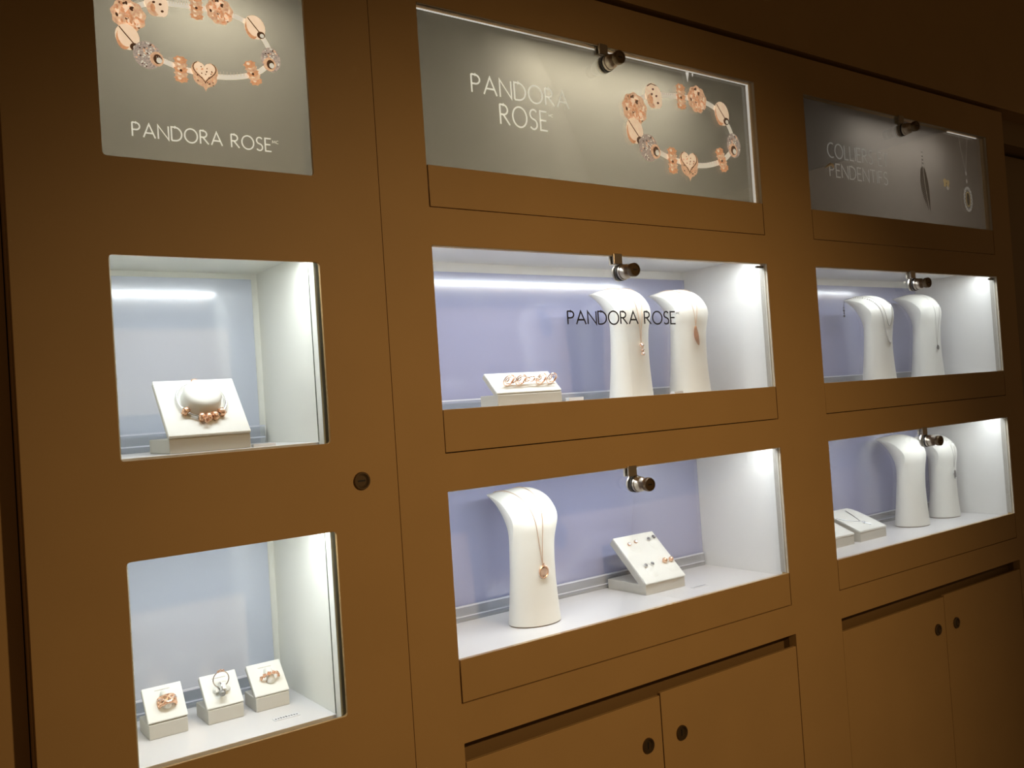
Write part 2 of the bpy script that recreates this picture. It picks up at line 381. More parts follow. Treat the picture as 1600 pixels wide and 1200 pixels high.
for ci, (x0, x1) in enumerate(COLS):
    for ri, (zb, zt, zfl) in enumerate(ROWS):
        g = .0016
        bm = bmesh.new(); box(bm, x0 + g + (.0012 if ri != 1 else 0), x1 - g, .0003, .0085, zfl + g, zb, bev=.0006)
        flap = obj('display_flap', bm, TAN, cabB)
        bm = bmesh.new(); box(bm, x0 + .0015, x1 - .0015, .0005, .0055, zb + .0002, zt - .0015)
        obj('glass_pane', bm, GLASS, flap)
        bm = bmesh.new(); box(bm, x0 + .0015, x1 - .0015, .0006, .0054, zt - .0015, zt - .0003); box(bm, x1 - .0015, x1 - .0003, .0006, .0054, zb, zt - .0003)
        obj('glass_edge', bm, CREAM, flap)
        showcase_lock(flap, (x0 + x1) / 2 - .009 - .0005 * ci, zt)
        if ri > 0:
            zf = zb - .007 if ri == 2 else zb - .013
            zc = zt + .018
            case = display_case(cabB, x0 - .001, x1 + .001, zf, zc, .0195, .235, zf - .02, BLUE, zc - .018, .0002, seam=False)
            led_lamp(x0, x1, .034, zc - .006, (1.9, 1.2)[ci] if ri == 1 else (1.5, 1.22)[ci], tilt=10)
            bm = bmesh.new(); box(bm, x1 - .024, x1 - .003, .007, .013, zt - .0085, zt - .004, bev=.0006)
            if ri == 1: obj('pivot_hinge', bm, BLACK, flap)
            else: bm.free()
            bm = bmesh.new(); box(bm, x1 - .0026, x1 - .0008, .0062, .0190, zb + .0008, zt - .001); obj('side_seal', bm, PALESEAL, flap)
        else:
            bm = bmesh.new(); box(bm, x0 + .0016 if ci == 0 else x1 - .17, x1 - .0016 if ci == 0 else x1 - .022, .0145, .0175, zt - .0026, zt - .0014)
            if ci == 0: box(bm, x1 - .0030, x1 - .0016, .0150, .0205, zb, zt - .0026)
            obj('light_leak_strip', bm, LEAK, cabB)  # glowing strip in place of light leaking along the film edge
            if ci == 0:
                bm = bmesh.new()
                for (cx, hh, ww) in ((.6225, .021, .0042), (.6375, .009, .002)):
                    v = [bm.verts.new(q) for q in ((cx - ww, .0195, zt - .002), (cx + ww, .0195, zt - .002), (cx - .0004, .0195, zt - hh), (cx - ww, .0205, zt - .002), (cx + ww, .0205, zt - .002), (cx - .0004, .0205, zt - hh))]
                    for q in ((0, 1, 2), (5, 4, 3), (0, 3, 4, 1), (1, 4, 5, 2), (2, 5, 3, 0)): bm.faces.new([v[k] for k in q])
                obj('light_leak_spike', bm, LEAK, cabB)  # glowing spikes in place of light leaking through torn film
    # cupboard doors under a finger slot
    xm = x0 + .4135
    for dx0, dx1, zt2, lx in ((x0 + .0018, xm - .0012, .9650, xm - .037), (xm + .0012, x1 + .0042, .9690, xm + .0475)):
        d = obj('cupboard_door', bx(dx0, dx1, .0003, .008, .068, zt2, bev=.0008), TAN, cabB)
        bm = bmesh.new(); keylock(bm, lx, .8865 if ci == 0 else .894, .0003, .0135, 'v'); obj('cylinder_lock', bm, [LOCKD, BLACK], d, smooth=True)
    obj('slot_back', bx(x0 - .003, x1 + .01, .032, .040, .935, 1.004), SLOTD, cabB)
    bm = bmesh.new(); box(bm, x0 - .003, x1 + .01, .0185, .032, .996, 1.004); box(bm, x0 - .003, x1 + .01, .0190, .032, .935, .943); box(bm, x0 - .0005, x1 + .0065, .0095, .0185, .06, .955); box(bm, x1 + .0062, x1 + .010, .0185, .032, .943, .996); box(bm, x0 - .003, x0 - .0002, .0185, .032, .943, .996)
    obj('slot_liner', bm, SLOTD, cabB)
for o in list(cabB.children):
    if o.name.startswith('display_flap'):
        bb = [v.co for v in o.data.vertices]
        if min(v.x for v in bb) < .1 and abs(min(v.z for v in bb) - 1.4346) < .003:
            bm = text('PANDORA ROSE', .2597, .5195, 1.6300, .0222, -.0004, w=.115, gap=.17)
            text('MC', .5225, .5330, 1.6478, .0042, -.0004, w=.12, bm=bm)
            obj('lettering', bm, INK, o, label='thin black capital lettering on the glass')

# ================================================================== POSTERS
def bracelet_print(parent, ox, oz, s, y):
    """flat printed picture of a charm bracelet; source drawing is in metres of the large poster"""
    bm = bmesh.new(); mats = [PCREAM, PGOLD, PPALE, PBROWN, PPAVE, PORANGE]
    X = lambda x: ox + (x - .6098) * s
    Z = lambda z: oz + (z - 1.9423) * s
    L = [-.00004]
    def lay():
        L[0] -= .000008; return y + L[0]
    path = [(.4743, 2.0349), (.490, 2.055), (.5258, 2.069), (.5678, 2.0735), (.6012, 2.0760), (.6468, 2.0770), (.684, 2.072), (.717, 2.0577), (.736, 2.036), (.7475, 2.012), (.7467, 1.9961), (.731, 1.976), (.7069, 1.9604), (.67, 1.949), (.635, 1.9445), (.6098, 1.9445), (.564, 1.9505), (.5356, 1.958), (.5056, 1.9680), (.485, 1.980), (.4699, 1.9984), (.468, 2.017)]
    P = []
    n = len(path)
    for i in range(n):
        p0, p1, p2, p3 = [Vector(path[(i + k - 1) % n]) for k in range(4)]
        for t in (0, .25, .5, .75):
            P.append(0.5 * ((2 * p1) + (p2 - p0) * t + (2 * p0 - 5 * p1 + 4 * p2 - p3) * t * t + (3 * p1 - p0 - 3 * p2 + p3) * t ** 3))
    ribbon(bm, [(X(p.x), Z(p.y)) for p in P], .0105 * s, y - .00002, .00001, 0, closed=True)
    yy = lay()
    def d(x, z, rx, rz, mi, rot=0, fn=None, n=20): disc(bm, X(x), Z(z), rx * s, rz * s, lay(), mi, rot, n, fn)
    def openwork(x, z, rx, rz):
        d(x, z, rx, rz, 1, fn=lambda a: 1 + .05 * math.sin(9 * a), n=40)
        rnd = random.Random(3)
        for k in range(30):
            a = rnd.uniform(0, 2 * PI); q = math.sqrt(rnd.random()) * .84
            d(x + rx * q * math.cos(a), z + rz * q * math.sin(a), rx * .13, rz * .085, rnd.choice((3, 5, 5, 5)), rnd.uniform(0, 3), n=8)
            a = rnd.uniform(0, 2 * PI); q = math.sqrt(rnd.random()) * .8
            d(x + rx * q * math.cos(a), z + rz * q * math.sin(a), rx * .13, rz * .07, 2, rnd.uniform(0, 3), n=8)
    def flower(x, z, h, tilt=0):
        for k in range(-2, 3):
            dx = -math.sin(tilt) * k * h * .2; dz = math.cos(tilt) * k * h * .2
            d(x + dx, z + dz, .0125, .0072, 1 if k % 2 else 5, tilt, fn=lambda a: 1 + .12 * math.sin(7 * a), n=28)
            d(x + dx - .003, z + dz + .001, .0035, .003, 2, n=8)
        d(x, z - .002, .0028, .0028, 3, n=8)
    def clip(x, z, tilt, hx, hz):
        d(x, z, .0215, .0245, 2, tilt); d(x - .008 * math.cos(tilt), z - .006, .012, .019, 5, tilt); d(x - .003, z + .001, .014, .020, 2, tilt)
        ribbon(bm, [(X(x - .014), Z(z + .018)), (X(x - .004), Z(z + .006)), (X(x + .012), Z(z - .012))], .0022 * s, lay(), .000004, 3)
        d(x + hx, z + hz, .0085, .0075, 3, tilt); d(x + hx + .002, z + hz - .001, .0045, .0042, 0, tilt)
    def pave(x, z, hx, hz, rx=.0225, rz=.0265):
        d(x, z, rx, rz, 4); rnd = random.Random(8)
        for k in range(46):
            a = rnd.uniform(0, 2 * PI); q = math.sqrt(rnd.random()) * .88
            d(x + rx * q * math.cos(a), z + rz * q * math.sin(a), .0018, .0016, rnd.choice((0, 0, 3, 1)), n=6)
        d(x + hx, z + hz, .0125, .014, 1); d(x + hx + .0015, z + hz, .008, .0095, 3); d(x + hx + .004, z + hz - .002, .0052, .0055, 0)
    openwork(.4743, 2.0349, .031, .030); clip(.4699, 1.9930, .15, .012, -.017)
    pave(.5040, 1.9645, .017, -.005, .026, .0265)
    d(.5258, 2.0665, .0215, .0245, 2, .3); d(.520, 2.056, .012, .014, 1, .2); d(.533, 2.063, .013, .02, 2, .3)
    for q in ((.525, 2.079), (.533, 2.067), (.536, 2.054), (.521, 2.069)): d(*q, .0032, .0024, 3, .4, n=8)
    d(.519, 2.058, .0045, .008, 5)
    ribbon(bm, [(X(.510), Z(2.083)), (X(.520), Z(2.089)), (X(.534), Z(2.087))], .002 * s, lay(), .000004, 3)
    flower(.6012, 2.0760, .045); openwork(.6468, 2.0770, .0265, .0268); clip(.7170, 2.0577, .25, .012, -.014)
    pave(.7467, 1.9961, -.003, -.010, .021, .0255); flower(.7069, 1.9624, .044, .35); flower(.564, 1.9464, .046)
    def heart(a):
        return 1
    hv = []
    hx, hz = .6098, 1.9435
    for k in range(36):
        a = 2 * PI * k / 36
        hv.append((hx + .026 * (math.sin(a) ** 3), hz + .0020 * (13 * math.cos(a) - 5 * math.cos(2 * a) - 2 * math.cos(3 * a) - math.cos(4 * a))))
    yv = lay(); f = bm.faces.new([bm.verts.new((X(p[0]), yv, Z(p[1]))) for p in hv]); f.material_index = 1
    d(hx, hz - .006, .0235, .019, 1)
    yv = lay(); f = bm.faces.new([bm.verts.new((X(hx + (p[0] - hx) * .78), yv, Z(hz + .008 + (p[1] - hz) * .62))) for p in hv]); f.material_index = 2
    ribbon(bm, [(X(hx + (p[0] - hx) * .86), Z(hz + .007 + (p[1] - hz) * .70)) for p in hv[6:31]], .0017 * s, lay(), .000004, 3)
    rnd = random.Random(5)
    for k in range(26):
        d(hx + rnd.uniform(-.016, .016), hz + rnd.uniform(-.020, .016), .0014, .0014, rnd.choice((3, 5, 3)), n=6)
    for (xa, xb, z) in ((.550, .590, 2.0755), (.520, .548, 1.9605), (.640, .695, 1.951)):
        for k in range(9):
            x = xa + (xb - xa) * k / 8
            ribbon(bm, [(X(x), Z(z - .004 + (x - xa) * .1)), (X(x), Z(z + .004 + (x - xa) * .1))], .0007 * s, lay(), .000002, 4)
    obj('bracelet_picture', bm, mats, parent)
YP = .022
pA = thing('poster', 'grey poster, charm bracelet above one line of lettering, in the tall left cabinet', 'poster', (-.3245, .036, 1.83))
def rel(o): return o.location
def pobj(name, bm, m, parent, **k):
    bmesh.ops.translate(bm, verts=bm.verts, vec=-Vector(parent.location)); return obj(name, bm, m, parent, **k)
def poster_parts(p, x0, x1, z0, z1, m):
    pobj('poster_sheet', bx(x0, x1, YP, YP + .0008, z0, z1), m, p)
poster_parts(pA, -.4645, -.1650, 1.830, 2.125, POSTER)
_o = obj
def _child(parent, fn):
    before = set(bpy.data.objects); fn()
    for o in set(bpy.data.objects) - before:
        o.location = -Vector(parent.location)
_child(pA, lambda: bracelet_print(pA, -.3245, 1.9689, .685, YP - .00005))
bm = text('PANDORA ROSE', -.4210, -.2375, 1.8760, .0178, YP - .0006, gap=.2, w=.10)
text('MC', -.2355, -.2268, 1.8880, .0038, YP - .0006, w=.11, bm=bm)
pobj('lettering', bm, PTEXT, pA)
pB = thing('poster', 'wide grey poster, two lines of lettering beside a charm bracelet, above the middle cases', 'poster', (.40, .036, 1.85))
poster_parts(pB, -.003, .803, 1.85, 2.149, POSTER)
_child(pB, lambda: bracelet_print(pB, .6098, 1.9423, 1.0, YP - .00005))
bm = text('PANDORA', .1087, .3130, 2.0120, .0295, YP - .0006, w=.092)
text('ROSE', .1625, .2618, 1.9665, .0330, YP - .0006, w=.085, bm=bm)
text('MC', .2655, .2745, 1.9925, .0040, YP - .0006, w=.12, bm=bm)
pobj('lettering', bm, PTEXT, pB)
pC = thing('poster', 'dark grey poster about necklaces and pendants, top of the right column', 'poster', (1.36, .036, 1.85))
poster_parts(pC, .960, 1.768, 1.85, 2.149, POSTERC)
bm = text('COLLIERS ET', 1.0705, 1.3120, 2.0090, .0315, YP - .0006, w=.09)
text('PENDENTIFS', 1.0735, 1.3055, 1.9650, .0295, YP - .0006, w=.09, bm=bm)
pobj('lettering', bm, PTEXTC, pC)
bm = bmesh.new(); y = YP - .0003
for k in range(24):       # feather barbs
    t = k / 23; x = 1.4690 + .016 * t * t; z = 2.026 - .100 * t; wd = .015 * math.sin(PI * min(1, .15 + t * .85)) + .004
    ribbon(bm, [(x - wd, z - .008), (x, z), (x + wd, z - .010)], .0034, y - .00001 * k, .00001, 0)
ribbon(bm, [(1.4690, 2.066), (1.4690, 2.03), (1.473, 1.98), (1.486, 1.915)], .0018, y - .0003, .00001, 1)
for q in (2.062, 2.052, 2.043, 2.034): disc(bm, 1.469, q, .0035, .0028, y - .0003, 0, n=8)
pobj('feather_picture', bm, [PDARK, PSILV], pC)
bm = bmesh.new()
for k in range(4):
    disc(bm, 1.571 + .009 * (k % 2) * 1.6, 1.999 - .008 * (k // 2) - .003 * (k % 2), .0085, .006, y - .00002 * k, 0, .5 * k, fn=lambda a: 1 + .15 * math.sin(5 * a))
disc(bm, 1.583, 1.981, .006, .0045, y - .0002, 1); disc(bm, 1.577, 1.993, .003, .002, y - .0003, 2)
pobj('clover_picture', bm, [PGOLDC, PSILV, PBROWN], pC)
bm = bmesh.new()
ribbon(bm, [(1.654, 2.15), (1.664, 2.09), (1.681, 2.034)], .0012, y, .00001, 0); ribbon(bm, [(1.708, 2.15), (1.693, 2.09), (1.682, 2.034)], .0012, y, .00001, 0)
disc(bm, 1.682, 2.029, .0035, .006, y - .0001, 0); disc(bm, 1.6825, 2.008, .0035, .006, y - .0001, 0)
ov = [(1.683 + .018 * math.cos(2 * PI * k / 28), 1.960 + .029 * math.sin(2 * PI * k / 28)) for k in range(28)]
ribbon(bm, ov, .0075, y - .0001, .00001, 0, closed=True)
for k in range(18):
    a = 2 * PI * k / 18; disc(bm, 1.683 + .021 * math.cos(a), 1.960 + .032 * math.sin(a), .0026, .0026, y - .0002, 0, n=8)
    disc(bm, 1.683 + .0165 * math.cos(a), 1.960 + .0265 * math.sin(a), .0014, .0014, y - .0003, 1, n=6)
disc(bm, 1.683, 1.960, .010, .018, y - .0002, 1); ribbon(bm, [(1.683 + .010 * math.cos(2 * PI * k / 20), 1.960 + .019 * math.sin(2 * PI * k / 20)) for k in range(20)], .0028, y - .0003, .00001, 2, closed=True)
pobj('pendant_picture', bm, [PSILV, PDARK, PGOLDC], pC)
# small gold hook in front of the right poster
bm = bmesh.new(); tube(bm, [(1.0530, .0198, 1.9805), (1.062, .0180, 1.986), (1.071, .0175, 1.9905), (1.080, .0185, 1.990), (1.0865, .0198, 1.984)], .0028, radii=[.0006, .0026, .0038, .0034, .0008])
h = obj('gold_hook', bm, WARMGOLD, smooth=True); tag(h, 'tiny gold clip over the first letter on the lower line of the right poster', 'clip')

# light boxes behind the poster films: a tube lamp under the lid throws its light down and forward
for (x0, x1, zb, zt, pw, par) in ((AX0, AX1 + .012, 1.83, 2.115, 1.5, cabA), (0, .8, 1.85, 2.129, 4.2, cabB), (.963, 1.76, 1.85, 2.129, 3.0, cabB)):
    bm = bmesh.new(); y0 = YP + .0010; yb = .19
    box(bm, x0 - .022, x0 - .010, y0, yb, zb - .01, zt + .035); box(bm, x1 + .010, x1 + .022, y0, yb, zb - .01, zt + .035)
    box(bm, x0 - .022, x1 + .022, y0, yb, zt + .035, zt + .045); box(bm, x0 - .022, x1 + .022, y0, yb, zb - .02, zb - .01); box(bm, x0 - .022, x1 + .022, yb, yb + .01, zb - .02, zt + .045)
    lb = obj('light_box', bm, mat('light_box_lining', (.86, .86, .86), .7), par)
    obj('added_light_shield', bx((x0 + x1) / 2 - (x1 - x0) * .36, (x0 + x1) / 2 + (x1 - x0) * .36, .075, .125, zt - .018, zt - .010), ALU, lb)  # unseen shield added to shade the top band of the film
    d = add_light('light_box_tube', 'AREA', ((x0 + x1) / 2, .100, zt - .022), None, pw * 1.1, (1, .95, .88), shape='RECTANGLE', size=(x1 - x0) * .50, size_y=.02)
    d.rotation_euler = (math.radians(-14), 0, 0)

# ================================================================== NECKLACE BUSTS
F = [(0, 0), (.004, .05), (.006, .10), (.004, .15), (.001, .185), (.007, .215), (.028, .238), (.066, .248), (.104, .242)]
K = [(.085, 0), (.078, .05), (.072, .10), (.068, .13), (.068, .16), (.076, .187), (.088, .209), (.101, .226), (.109, .236)]
AA = [.053, .049, .047, .048, .051, .054, .055, .054, .051]
def cr(L, s):
    s = max(0, min(len(L) - 1.0001, s)); i = int(s); t = s - i
    def g(k):
        k = max(0, min(len(L) - 1, k)); v = L[k]; return Vector(v) if isinstance(v, tuple) else v
    p0, p1, p2, p3 = g(i - 1), g(i), g(i + 1), g(i + 2)
    return 0.5 * ((2 * p1) + (p2 - p0) * t + (2 * p0 - 5 * p1 + 4 * p2 - p3) * t * t + (3 * p1 - p0 - 3 * p2 + p3) * t ** 3)
def bust_pt(s, ph, off=0.0, sc=1.0):
    f = cr(F, s); k = cr(K, s); a = cr(AA, s)
    if s > 7.2: a *= 1 - .10 * ((s - 7.2) / .8) ** 2
    mid = (f + k) / 2; hf = (f - k) / 2; sn, cs = math.sin(ph), math.cos(ph)
    kk = min(1.0, max(0.0, (s - 1.8) / 3.0)); kk = kk * kk * (3 - 2 * kk); c = .55 * kk
    if s > 4.2: c -= .72 * min(1, (s - 4.2) / 3.3) ** 1.1
    pw = (ph + PI) % (2 * PI) - PI
    if abs(pw) <= PI / 2 + 1e-9:                 # front sheet: a shallow arc that meets the side faces in an edge
        t = pw / (PI / 2); b = math.radians(62)
        X = a * ((1 - kk) * sn + kk * math.sin(t * b) / math.sin(b)); hc = (1 - kk) * cs + kk * (c + (1 - c) * (math.cos(t * b) - math.cos(b)) / (1 - math.cos(b)))
    else:
        sg = 1 if pw > 0 else -1; u = (abs(pw) - PI / 2) / (PI / 2)
        X = a * ((1 - kk) * sn + kk * sg * math.cos(u * PI / 2) ** .75); hc = (1 - kk) * cs + kk * (c - (1 + c) * math.sin(u * PI / 2))
    q = mid + hf * hc
    p = Vector((X, q.x, q.y)) * sc
    if off:
        d = Vector((sn * hf.length, hf.x * cs, hf.y * cs)) if False else None
        e1 = bust_pt(s + .02, ph, 0, sc) - bust_pt(s - .02, ph, 0, sc); e2 = bust_pt(s, ph + .02, 0, sc) - bust_pt(s, ph - .02, 0, sc)
        n = e1.cross(e2); n.normalize()
        c0 = Vector((0, mid.x, mid.y)) * sc
        if n.dot(p - c0) < 0: n = -n
        p = p + n * off
    return p
def make_bust(label, x, y, z, sc, group='white necklace display busts'):
    t = thing('necklace_bust', label, 'necklace display', (x, y, z), group)
    bm = bmesh.new(); rings = []; NS, NP = 64, 96
    for i in range(NS + 1):
        s = 8.0 * i / NS
        rings.append([bm.verts.new(bust_pt(s, 2 * PI * k / NP, 0, sc) + Vector((0, 0, .002))) for k in range(NP)])
    for A, B in zip(rings, rings[1:]):
        for k in range(NP): bm.faces.new((A[k], A[(k + 1) % NP], B[(k + 1) % NP], B[k]))
    bm.faces.new(rings[0]); bm.faces.new(rings[-1])
    obj('bust_body', bm, RESIN, t, smooth=32)
    bm = bmesh.new(); r0 = []; r1 = []
    for k in range(NP):
        p = bust_pt(0, 2 * PI * k / NP, 0, sc); c = Vector((0, .0425 * sc, 0)); q = c + (p - c) * .985
        r0.append(bm.verts.new((q.x, q.y, 0))); r1.append(bm.verts.new((q.x, q.y, .002)))
    for k in range(NP): bm.faces.new((r0[k], r0[(k + 1) % NP], r1[(k + 1) % NP], r1[k]))
    bm.faces.new(r0); bm.faces.new(r1)
    obj('base_felt', bm, LOCKD, t)
    return t
def V2(x, y, z): return Vector((x, y, z))
def chain_path(s0, p0, s1, p1, n=26, off=.0009, sc=1.0, bow=0.0):
    out = []
    for k in range(n + 1):
        t = k / n; s = s0 + (s1 - s0) * t; ph = p0 + (p1 - p0) * t + bow * math.sin(PI * t)
        out.append(bust_pt(s, ph, off, sc) + Vector((0, 0, .002)))
    return out
def spot_n(s, ph, sc, off): return bust_pt(s, ph, off, sc) + Vector((0, 0, .002))
busts = {
 'b3': (.237, .080, 1.112, .95), 'b2a': (.488, .060, 1.487, .90), 'b2b': (.652, .060, 1.487, .90),
 'c2a': (1.348, .070, 1.487, .90), 'c2b': (1.632, .100, 1.487, .95), 'c3a': (1.502, .100, 1.112, .95), 'c3b': (1.678, .110, 1.112, .90)}
BL = {
 'b3': 'white bust with a round rose pendant, alone in the lower middle case',
 'b2a': 'white bust with a rose drop pendant behind the glass lettering, upper middle case',
 'b2b': 'white bust with a rose feather pendant, right one in the upper middle case',
 'c2a': 'white bust with a double white strand, left one in the upper right case',
 'c2b': 'white bust with a tiny dark charm, right one in the upper right case',
 'c3a': 'bare white bust without any necklace, lower right case',
 'c3b': 'white bust with a grey oval pendant behind the lock, lower right case'}
for k, (x, y, z, sc) in busts.items(): make_bust(BL[k], x, y, z, sc)
def necklace(key, label, s0, ph0, ends, m, r=.0007, off=.0009, bow=0.0):
    x, y, z, sc = busts[key]
    t = thing('necklace', label, 'necklace', (x, y, z), 'necklaces on the busts')
    bm = bmesh.new()
    a = chain_path(ends[0][0], ends[0][1], s0, ph0, 30, off, sc, bow); b = chain_path(s0, ph0, ends[1][0], ends[1][1], 30, off, sc, -bow)
    tube(bm, a + b[1:], r, 6)
    obj('chain', bm, m, t, smooth=True)
    return t, sc
# round pendant
t, sc = necklace('b3', 'fine rose chain with a round pendant on the lone lower middle bust', 2.12, -.03, ((7.9, -.95), (7.9, .15)), CHAINM)
p = spot_n(1.92, -.02, sc, .0022)
bm = bmesh.new(); tube(bm, [p + Vector((.0088 * math.cos(a), -.0008 * math.sin(a) * 0, .0098 * math.sin(a))) for a in [2 * PI * k / 28 for k in range(28)]], .0019, 8, True)
obj('pendant_ring', bm, ROSE, t, smooth=True)
bm = bmesh.new(); lathe(bm, [(0, -.0012), (.0072, -.0008), (.0078, .0010), (0, .0014)], p, (0, 1, 0), 24); obj('pendant_disc', bm, mat('mother_of_pearl', (.72, .52, .40), .2, .3, noise=.2, nscale=120), t, smooth=True)
bm = bmesh.new(); tube(bm, [p + Vector((0, 0, .010)), p + Vector((0, -.0005, .015))], .0016, 8); obj('bail', bm, ROSE, t)
# drop pendant of three clusters
t, sc = necklace('b2a', 'rose chain with a three-stone drop pendant, on the bust behind the lettering', 2.45, .05, ((7.9, -.55), (7.9, .45)), CHAINM)
bm = bmesh.new(); bg_ = bmesh.new()
for i, (ds, dx, rr) in enumerate(((2.36, -.001, .0042), (2.18, .0012, .0034), (2.02, .0014, .0038))):
    p = spot_n(ds, .05, sc, rr * .8) + Vector((dx, 0, 0))
    ball(bm, p, rr, sub=2, sc=(1, .8, .9)); ball(bg_, p + Vector((-.0008, -rr * .6, .0004)), rr * .5, sub=2)
    for q in range(5): ball(bm, p + Vector((rr * .8 * math.cos(q * 1.26), -.0012, rr * .8 * math.sin(q * 1.26))), rr * .34, sub=1)
obj('pendant', bm, ROSE, t, smooth=True); obj('stones', bg_, GEM, t, smooth=True)
# feather pendant
t, sc = necklace('b2b', 'rose chain with a long feather pendant, upper middle case', 3.28, -.25, ((7.9, -.75), (7.9, .35)), CHAINM)
p0 = spot_n(3.22, -.25, sc, .0015); p1 = spot_n(2.30, -.06, sc, .0018)
bm = bmesh.new(); N = 18; cl = []
ax = (p1 - p0); L = ax.length; ax.normalize(); side = ax.cross(Vector((0, -1, 0))).normalized()
vsl = []
for k in range(N + 1):
    tt = k / N; wd = .0062 * (math.sin(PI * min(1, tt * .93 + .07)) ** .7) + .0004; c = p0 + ax * L * tt + side * .0022 * math.sin(PI * tt)
    vsl.append([bm.verts.new(c + side * wd + Vector((0, .0003, 0))), bm.verts.new(c + Vector((0, -.0012, 0))), bm.verts.new(c - side * wd + Vector((0, .0003, 0)))])
for a, b in zip(vsl, vsl[1:]):
    bm.faces.new((a[0], a[1], b[1], b[0])); bm.faces.new((a[1], a[2], b[2], b[1]))
bmesh.ops.solidify(bm, geom=bm.faces[:], thickness=.0007)
for k in range(2, N - 1):
    tt = k / N; c = p0 + ax * L * tt; wd = .0062 * math.sin(PI * tt)
    for sg in (-1, 1): tube(bm, [c + Vector((0, -.0014, 0)), c + side * sg * wd * .85 + ax * .003 + Vector((0, -.0006, 0))], .00035, 4)
obj('feather_pendant', bm, ROSE, t, smooth=True)
# double strand
x, y, z, sc = busts['c2a']
t = thing('necklace', 'double strand of white beads on a bust, upper right case', 'necklace', (x, y, z), 'necklaces on the busts')
bm = bmesh.new()
def drape(s_low, ph_c, sL, phL, sR, phR, n=60):
    pts = []
    for k in range(n + 1):
        tt = k / n
        if tt < .5: q = tt / .5; s = sL + (s_low - sL) * math.sin(q * PI / 2); ph = phL + (ph_c - phL) * q
        else: q = (tt - .5) / .5; s = s_low + (sR - s_low) * (1 - math.cos(q * PI / 2)); ph = ph_c + (phR - ph_c) * q
        pts.append(spot_n(s, ph, sc, .0013))
    return pts
outer = drape(2.22, .10, 7.2, -1.15, 6.8, 1.1, 90)
for i, p in enumerate(outer): ball(bm, p, .0019, sub=1)
obj('bead_strand', bm, mat('off_white_beads', (.55, .53, .50), .3), t, smooth=True)
bm = bmesh.new(); tube(bm, drape(3.15, .05, 7.3, -.85, 7.0, .9, 60), .0008, 6)
obj('inner_chain', bm, SILVER, t, smooth=True)
bm = bmesh.new(); e = spot_n(7.85, -1.2, sc, .0012); tube(bm, [outer[0], e, e + Vector((-.004, .004, -.012)), e + Vector((-.004, .004, -.045))], .0006, 5)
for k in range(4): ball(bm, e + Vector((-.004, .004, -.020 - .007 * k)), .0024 + .0005 * (k % 2), sub=1)
obj('extender_chain', bm, DKSILVER, t, smooth=True)
# small dark charm
t, sc = necklace('c2b', 'fine silver chain with a tiny dark charm, upper right case', 1.95, -.12, ((7.9, -.6), (7.7, .9)), SILVER, r=.0004)
bm = bmesh.new(); p = spot_n(1.78, -.12, sc, .002); ball(bm, p, .0048, sub=2, sc=(1, .5, 1)); ball(bm, p + Vector((0, 0, .006)), .002, sub=1)
for k in range(6): ball(bm, p + Vector((.0046 * math.cos(k * 1.05), -.001, .0046 * math.sin(k * 1.05))), .0016, sub=1)
obj('charm', bm, DKSILVER, t, smooth=True)
# oval grey pendant
t, sc = necklace('c3b', 'fine chain with a long grey oval pendant, on the bust behind the lower right lock', 2.95, .05, ((7.9, -.4), (7.8, .6)), SILVER, r=.0004)
bm = bmesh.new(); p = spot_n(2.50, .05, sc, .0022); ball(bm, p, .0060, sub=3, sc=(.85, .35, 2.0)); obj('pendant', bm, DKSILVER, t, smooth=True)
bm = bmesh.new(); tube(bm, [p + Vector((.0050 * math.cos(a), -.0005, .0122 * math.sin(a))) for a in [2 * PI * k / 24 for k in range(24)]], .0009, 6, True); obj('pendant_rim', bm, SILVER, t, smooth=True)

# ================================================================== DISPLAY PADS
def wedge(bm, x0, x1, y1, z1, y2, z2, yb, z0, mi=0):
    """solid under the slanting plate: front edge (y1,z1), back-top edge (y2,z2), back foot (yb,z0), front foot (y1,z0)"""
    L = [(y1, z0), (y1, z1), (y2, z2), (yb, z0)]
    a = [bm.verts.new((x0, p[0], p[1])) for p in L]; b = [bm.verts.new((x1, p[0], p[1])) for p in L]
    for f in (bm.faces.new(a), bm.faces.new(b[::-1])): f.material_index = mi
    for i in range(4): bm.faces.new((a[i], a[(i + 1) % 4], b[(i + 1) % 4], b[i])).material_index = mi
def slab(bm, x0, x1, y1, z1, y2, z2, th, bev=.0012, r=0.0, mi=0):
    """slanting plate whose top face runs from (y1,z1) up to (y2,z2)"""
    b2 = bmesh.new(); L = math.hypot(y2 - y1, z2 - z1); box(b2, x0, x1, 0, L, -th, 0, bev=bev, seg=3)
    a = math.atan2(z2 - z1, y2 - y1); M = Matrix.Translation((0, y1, z1)) @ Matrix.Rotation(a, 4, 'X')
    bmesh.ops.transform(b2, matrix=M, verts=b2.verts)
    me = bpy.data.meshes.new('tmp'); b2.to_mesh(me); b2.free(); bm.from_mesh(me); bpy.data.meshes.remove(me)
